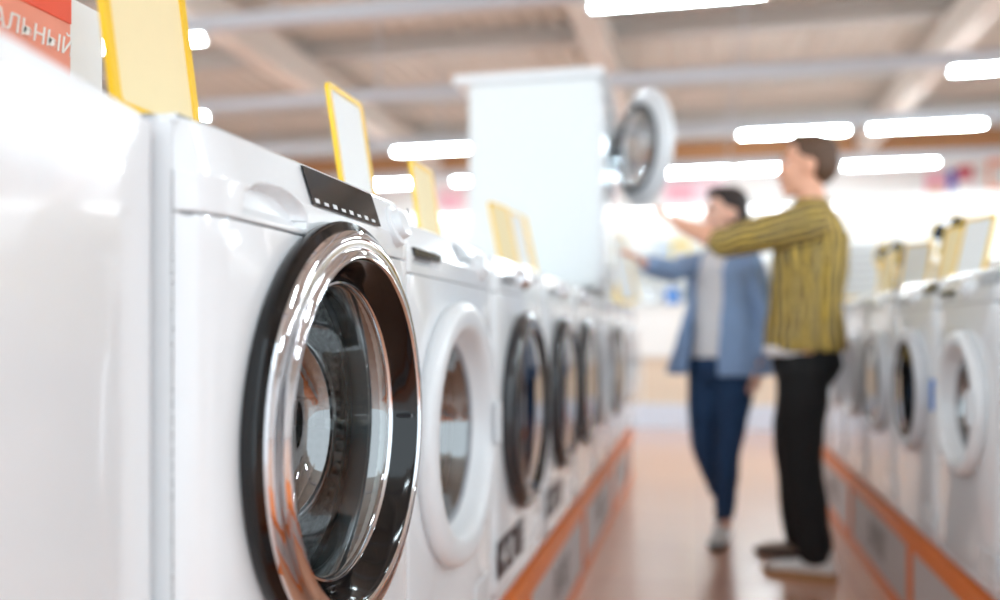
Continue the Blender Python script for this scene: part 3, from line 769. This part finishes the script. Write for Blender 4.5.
def solid(name, bm, m, parent, voxel=.008, it=3, wrinkle=0, cut=None, thick=0):
    bmesh.ops.recalc_face_normals(bm, faces=bm.faces)
    me = bpy.data.meshes.new('tmp'); bm.to_mesh(me); bm.free(); o = bpy.data.objects.new('tmp', me); COL.objects.link(o)
    md = o.modifiers.new('r', 'REMESH'); md.mode = 'VOXEL'; md.voxel_size = voxel
    dg = bpy.context.evaluated_depsgraph_get(); me2 = bpy.data.meshes.new_from_object(o.evaluated_get(dg)); bpy.data.objects.remove(o)
    b = bmesh.new(); b.from_mesh(me2)
    for _ in range(it): bmesh.ops.smooth_vert(b, verts=b.verts, factor=.5, use_axis_x=True, use_axis_y=True, use_axis_z=True)
    if wrinkle:
        from mathutils import noise
        b.normal_update()
        for v in b.verts: v.co += v.normal*wrinkle*(noise.noise(v.co*9)+.5*noise.noise(v.co*Vector((22, 22, 14)) if False else v.co*20))
    if cut:
        bmesh.ops.delete(b, geom=[f for f in b.faces if cut(f.calc_center_median())], context='FACES')
    for f in b.faces: f.smooth = True
    me3 = bpy.data.meshes.new(name); b.to_mesh(me3); b.free(); r = link(name, me3, m, parent)
    if thick:
        sm = r.modifiers.new('s', 'SOLIDIFY'); sm.thickness = thick; sm.offset = -1
    return r
def head_shapes(bm, M, k=1.0):
    ell(bm, (0, .012, .035), (.073, .094, .093), M); ell(bm, (0, -.03, -.035), (.058, .062, .08), M)
    ell(bm, (0, -.055, -.098), (.030, .028, .022), M); ell(bm, (0, -.02, -.07), (.052, .055, .045), M)
    ell(bm, (0, -.098, -.030), (.013, .02, .016), M); ell(bm, (0, -.092, -.008), (.008, .014, .03), M)
    ell(bm, (0, -.082, .028), (.045, .014, .010), M); ell(bm, (0, -.082, -.066), (.024, .012, .012), M)
    for s_ in (-1, 1):
        ell(bm, (s_*.04, -.065, -.03), (.022, .022, .02), M); ell(bm, (s_*.074, .012, -.012), (.009, .019, .031), M)
def face_parts(body, M):
    for s_ in (-1, 1):
        bm = bmesh.new(); ell(bm, (s_*.03, -.075, .006), (.013, .011, .006), M); e = obj('eye', bm, EYE, body)
        bm = bmesh.new(); ell(bm, (s_*.031, -.0838, .006), (.0055, .004, .0055), M); obj('iris', bm, IRIS, e)
        bm = bmesh.new(); ell(bm, (s_*.031, -.090, .027), (.018, .006, .004), M); obj('eyebrow', bm, HAIRM, body)
    bm = bmesh.new(); ell(bm, (0, -.092, -.064), (.022, .006, .004), M); ell(bm, (0, -.091, -.071), (.019, .006, .0045), M); obj('lips', bm, LIP, body)
def hand_shapes(bm, wr, dr, pn, k=1.0, curl=.25, thumb=1, spread=.05):
    """wr wrist, dr direction of the fingers, pn palm normal; five separate fingers"""
    dr = dr.normalized(); pn = (pn-dr*pn.dot(dr)).normalized(); sd = dr.cross(pn)*thumb
    tube(bm, [wr-dr*.02, wr+dr*.02*k, wr+dr*.06*k, wr+dr*.085*k], [(.024, .018), (.032*k, .016), (.040*k, .014), (.038*k, .012)], side=sd)
    for i, (off, ln) in enumerate(((.029, .070), (.010, .080), (-.010, .074), (-.029, .058))):
        b0 = wr+dr*(.082-abs(off)*.15)*k+sd*off*k; d_ = (dr+sd*off/.03*spread).normalized(); pts = [b0-dr*.012]; c = b0; an = curl*.4
        for s_ in (.45, .3, .25):
            v = d_*math.cos(an)+pn*math.sin(an); c = c+v*ln*k*s_; pts.append(c.copy()); an += curl
        tube(bm, pts, [.0095*k, .009*k, .0082*k, .007*k], side=sd, n=10)
    b0 = wr+dr*.025*k+sd*.024*k; d_ = (dr*.7+sd*.7+pn*.15).normalized()
    p1 = b0+d_*.038*k; p2 = p1+(dr*.85+sd*.4+pn*.2).normalized()*.032*k; p3 = p2+(dr*.95+sd*.15+pn*.25).normalized()*.024*k
    tube(bm, [b0-d_*.01, p1, p2, p3], [.014*k, .011*k, .010*k, .008*k], side=pn, n=10)
Zv = Vector((0, 0, 1))
def shoe(name, heel, toe, m, sole_m, parent, h=.105, lab=None):
    heel = Vector(heel); toe = Vector(toe); f = (toe-heel).normalized(); s_ = f.cross(Zv); ln = (toe-heel).length
    def q(u, w_, z): return heel+f*u*ln+s_*w_+Zv*z
    bm = bmesh.new()
    tube(bm, [q(.12, 0, .05), q(.3, 0, .052), q(.55, 0, .043), q(.8, 0, .034), q(.9, 0, .03)], [(.035, .034), (.038, .036), (.044, .028), (.044, .018), (.034, .013)], side=s_)
    tube(bm, [q(.22, 0, .05), q(.2, 0, h)], [(.036, .05), (.036, .045)], side=s_)
    o = solid(name, bm, m, parent, voxel=.006, it=3)
    bm = bmesh.new(); n = 28; A, B, C_ = [], [], []
    for k in range(n):
        t = 2*PI*k/n; u = .5+.5*math.cos(t); w_ = math.sin(t)*(.040+.008*math.cos(t-.4))
        for lst, z, g in ((A, .0, .96), (B, .012, 1.02), (C_, .028, 1.0)): lst.append(bm.verts.new(q(.5+(u-.5)*g, w_*g, z)))
    for X_, Y_ in ((A, B), (B, C_)):
        for k in range(n): bm.faces.new((X_[k], X_[(k+1) % n], Y_[(k+1) % n], Y_[k]))
    bm.faces.new(A); bm.faces.new(C_)
    obj('sole', bm, sole_m, o)
    for k in range(4):
        u = .36+k*.09; bm = bmesh.new(); tube(bm, [q(u, -.022, .078-k*.009), q(u+.02, 0, .088-k*.010), q(u+.03, .022, .078-k*.009)], [.003]*3, side=f, n=8); obj('lace', bm, CARD, o)
    if lab: o['label'] = lab
    return o
def headmat(c, fwd, pitch=0, roll=0, k=1.0):
    a = math.atan2(fwd.y, fwd.x)+PI/2
    return Matrix.Translation(c) @ Matrix.Rotation(a, 4, 'Z') @ Matrix.Rotation(pitch, 4, 'X') @ Matrix.Rotation(roll, 4, 'Y') @ Matrix.Scale(k, 4)

# --- the man
C0 = Vector((.43, 3.90, 0)); man = empty('person', C0)
an = math.radians(15); F = Vector((-math.cos(an), math.sin(an), 0)); Lf = Vector((-math.sin(an), -math.cos(an), 0))
def q(f, l, z): return F*f+Lf*l+Zv*z
MH_ = headmat(q(-.01, 0, 1.70), (F+Lf*.1), pitch=math.radians(-6), k=1.1)
S, E, W_ = q(-.03, .19, 1.44), q(.28, .20, 1.375), q(.505, .10, 1.475)
S2, E2, W2 = q(-.03, -.20, 1.43), q(-.0, -.24, 1.16), q(.09, -.20, .95)
Hn, Kn, An = q(-.01, .095, .93), q(.0, .10, .52), q(-.055, .11, .10)
Hf, Kf, Af = q(-.0, -.095, .93), q(.065, -.13, .52), q(.055, -.2, .10)
bm = bmesh.new()
head_shapes(bm, MH_); tube(bm, [q(-.03, 0, 1.46), q(-.028, 0, 1.55), q(-.015, 0, 1.63)], [(.066, .062), .058, .056], side=Lf)
torso(bm, [(q(0, 0, .88), .15, .10), (q(0, 0, .95), .165, .115), (q(0, 0, 1.08), .15, .10), (q(-.0, 0, 1.25), .165, .105), (q(-.02, 0, 1.40), .18, .105), (q(-.03, 0, 1.47), .13, .075), (q(-.03, 0, 1.50), .06, .05)], Lf, F)
for a_, b_, c_, nrm in ((S, E, W_, Vector((0, -.2, 1))), (S2, E2, W2, F)):
    tube(bm, [a_, (a_+b_)/2, b_, (b_*.6+c_*.4), c_], [.052, .050, .042, .045, .031])
hand_shapes(bm, W_, q(.68, .03, 1.575)-W_, Zv, curl=.18, thumb=1, k=1.05)
hand_shapes(bm, W2, q(.02, .01, -.1), Lf*.6+F*-.2, curl=.3, thumb=-1)
for a_, b_, c_ in ((Hn, Kn, An), (Hf, Kf, Af)):
    tube(bm, [a_, (a_+b_)/2, b_, b_*.6+c_*.4, c_], [.085, .075, .055, .055, .038])
body = solid('body', bm, SKIN, man, voxel=.005, it=2); face_parts(body, MH_)
bm = bmesh.new(); ell(bm, (0, .020, .050), (.079, .090, .082), MH_); ell(bm, (0, .058, .010), (.072, .056, .078), MH_); ell(bm, (0, -.038, .098), (.054, .042, .030), MH_)
solid('hair', bm, HAIRM, man, voxel=.006, it=2, wrinkle=.004)
bm = bmesh.new()
torso(bm, [(q(-.0, 0, .925), .192, .166), (q(-.0, 0, 1.0), .19, .160), (q(-.005, 0, 1.12), .185, .145), (q(-.02, 0, 1.28), .20, .152), (q(-.035, 0, 1.40), .212, .145), (q(-.04, 0, 1.48), .165, .105), (q(-.035, 0, 1.535), .085, .072)], Lf, F)
solid('shirt', bm, SHIRT, man, voxel=.008, it=3, wrinkle=.006)
bm = bmesh.new(); tube(bm, [S-F*.02, (S+E)/2, E, E*.9+W_*.1], [.088, .078, .064, .060]); solid('sleeve', bm, SHIRTA, man, it=3, wrinkle=.005)
bm = bmesh.new(); tube(bm, [S2, (S2+E2)/2, E2], [.072, .064, .056]); solid('sleeve', bm, SHIRT, man, it=3, wrinkle=.005)
bm = bmesh.new(); torso(bm, [(q(-.035, 0, 1.51), .085, .078), (q(-.025, 0, 1.56), .076, .072)], Lf, F, ex=2); solid('collar', bm, SHIRT, man, voxel=.006)
bm = bmesh.new(); torso(bm, [(q(.03, .02, .905), .165, .132), (q(.03, .02, .95), .165, .132)], Lf, F); o_ = solid('undershirt', bm, TEE, man, it=2)
bm = bmesh.new()
torso(bm, [(q(0, 0, .79), .14, .11), (q(-.01, 0, .86), .175, .142), (q(-.005, 0, .93), .17, .135), (q(0, 0, .99), .16, .12)], Lf, F)
for a_, b_, c_ in ((Hn, Kn, An), (Hf, Kf, Af)):
    tube(bm, [a_-Zv*.09, (a_+b_)/2, b_, b_*.5+c_*.5, c_+Zv*.01], [(.105, .118), .106, .086, .078, .070])
solid('trousers', bm, PANTS, man, it=3, wrinkle=.007)
shoe('sneaker', q(-.145, .11, 0), q(.155, .10, 0), SHOEW, SOLE, man, lab='white sneaker with tan sole')
shoe('sneaker', q(-.045, -.2, 0), q(.25, -.2, 0), SHOEB, SOLED, man, lab='beige sneaker')
tag(man, 'man in yellow and black patterned shirt and black trousers reaching toward the open dryer door', 'person')

# --- the woman
C1 = Vector((.105, 4.32, 0)); wom = empty('person', C1)
an = math.radians(32); F = Vector((-math.sin(an), -math.cos(an), 0)); Lf = Vector((math.cos(an), -math.sin(an), 0))
an2 = math.radians(66); FH = Vector((-math.sin(an2), -math.cos(an2), 0))
MHW = headmat(q(.0, .01, 1.56), FH, pitch=math.radians(-6), k=1.0)
def wp(px, py, d): return P(px, py, d)-C1
S, E, W_ = q(.0, -.155, 1.33), wp(668, 271, 4.02), wp(643, 263, 3.86)
S2, E2, W2 = q(-.0, .16, 1.33), q(-.02, .215, 1.07), q(.04, .2, .86)
Hn, Kn, An = q(0, .085, .86), q(.05, .06, .47), q(-.0, .01, .10)
Hf, Kf, Af = q(0, -.085, .86), q(.03, -.09, .48), q(-.14, -.07, .13)
bm = bmesh.new()
head_shapes(bm, MHW); tube(bm, [q(-.02, 0, 1.35), q(-.02, 0, 1.42), q(-.005, .005, 1.48)], [.05, .046, .045], side=Lf)
torso(bm, [(q(0, 0, .80), .14, .09), (q(0, 0, .88), .15, .10), (q(0, 0, 1.03), .115, .08), (q(0, 0, 1.2), .135, .09), (q(0, 0, 1.31), .15, .085), (q(-.01, 0, 1.37), .11, .06), (q(-.02, 0, 1.40), .05, .04)], Lf, F)
for a_, b_, c_ in ((S, E, W_), (S2, E2, W2)):
    tube(bm, [a_, (a_+b_)/2, b_, (b_*.6+c_*.4), c_], [.043, .038, .032, .032, .022])
hand_shapes(bm, W_, wp(629, 250, 3.76)-W_, Vector((-.3, .3, -1)), curl=.2, thumb=-1, k=.92)
hand_shapes(bm, W2, q(.02, 0, -.1), Lf*-.6, curl=.3, thumb=1, k=.92)
for a_, b_, c_ in ((Hn, Kn, An), (Hf, Kf, Af)):
    tube(bm, [a_, (a_+b_)/2, b_, b_*.6+c_*.4, c_], [.08, .07, .05, .05, .034])
body = solid('body', bm, SKINF, wom, voxel=.005, it=2); face_parts(body, MHW)
bm = bmesh.new(); ell(bm, (0, .022, .058), (.082, .094, .084), MHW); ell(bm, (0, .06, -.04), (.086, .066, .13), MHW); ell(bm, (-.03, -.04, .1), (.05, .045, .03), MHW); ell(bm, (.03, -.04, .1), (.05, .045, .03), MHW)
a_ = MHW @ Vector((.0, .075, -.03)); tube(bm, [a_, a_+Vector((.0, .015, -.12)), a_+Vector((.0, .01, -.25))], [(.078, .05), (.08, .045), (.05, .03)], side=Lf)
solid('hair', bm, HAIRW, wom, voxel=.006, it=2, wrinkle=.006)
bm = bmesh.new()
torso(bm, [(q(0, 0, .875), .155, .11), (q(0, 0, 1.03), .135, .098), (q(0, 0, 1.22), .15, .108), (q(0, 0, 1.31), .155, .098), (q(-.01, 0, 1.37), .115, .07), (q(-.015, 0, 1.40), .065, .05)], Lf, F)
solid('top', bm, TEE, wom, it=3, wrinkle=.004)
bm = bmesh.new()
torso(bm, [(q(-.01, -.03, .80), .262, .18), (q(-.01, -.015, .95), .225, .158), (q(-.01, 0, 1.12), .178, .13), (q(-.01, 0, 1.28), .182, .125), (q(-.012, 0, 1.36), .15, .095), (q(-.02, 0, 1.415), .072, .066)], Lf, F)
def cutf(c):
    return (c.dot(F) > .0 and -.085-.02*(1.3-c.z) < c.dot(Lf) < .065) or c.z < .803 or c.z > 1.418
solid('denim_shirt', bm, DENIM, wom, it=3, wrinkle=.008, cut=cutf, thick=.006)
bm = bmesh.new(); tube(bm, [S+Lf*.02, (S+E)/2, E, (E+W_)/2, W_*.8+E*.2], [.062, .056, .050, .046, .042]); solid('sleeve', bm, DENIM, wom, it=3, wrinkle=.006)
bm = bmesh.new(); tube(bm, [S2-Lf*.02, (S2+E2)/2, E2, (E2+W2)/2, W2*.8+E2*.2], [.062, .056, .052, .048, .044]); solid('sleeve', bm, DENIM, wom, it=3, wrinkle=.006)
bm = bmesh.new()
torso(bm, [(q(0, 0, .76), .13, .09), (q(0, 0, .82), .165, .115), (q(0, 0, .89), .152, .108), (q(0, 0, .93), .14, .10)], Lf, F)
for a_, b_, c_ in ((Hn, Kn, An), (Hf, Kf, Af)):
    tube(bm, [a_-Zv*.02, (a_+b_)/2, b_, b_*.5+c_*.5, c_+Zv*.03], [.092, .082, .060, .054, .044])
solid('jeans', bm, JEANS, wom, it=3, wrinkle=.005)
shoe('sneaker', Vector((An.x-.0, An.y+.07, .0)), Vector((An.x-.05, An.y-.16, 0)), SHOEW, SOLED, wom)
shoe('sneaker', Vector((Af.x+.01, Af.y+.07, .03)), Vector((Af.x-.03, Af.y-.15, 0)), SHOEW, SOLED, wom)
tag(wom, 'woman with dark hair in open light blue denim shirt over white top and jeans', 'person')
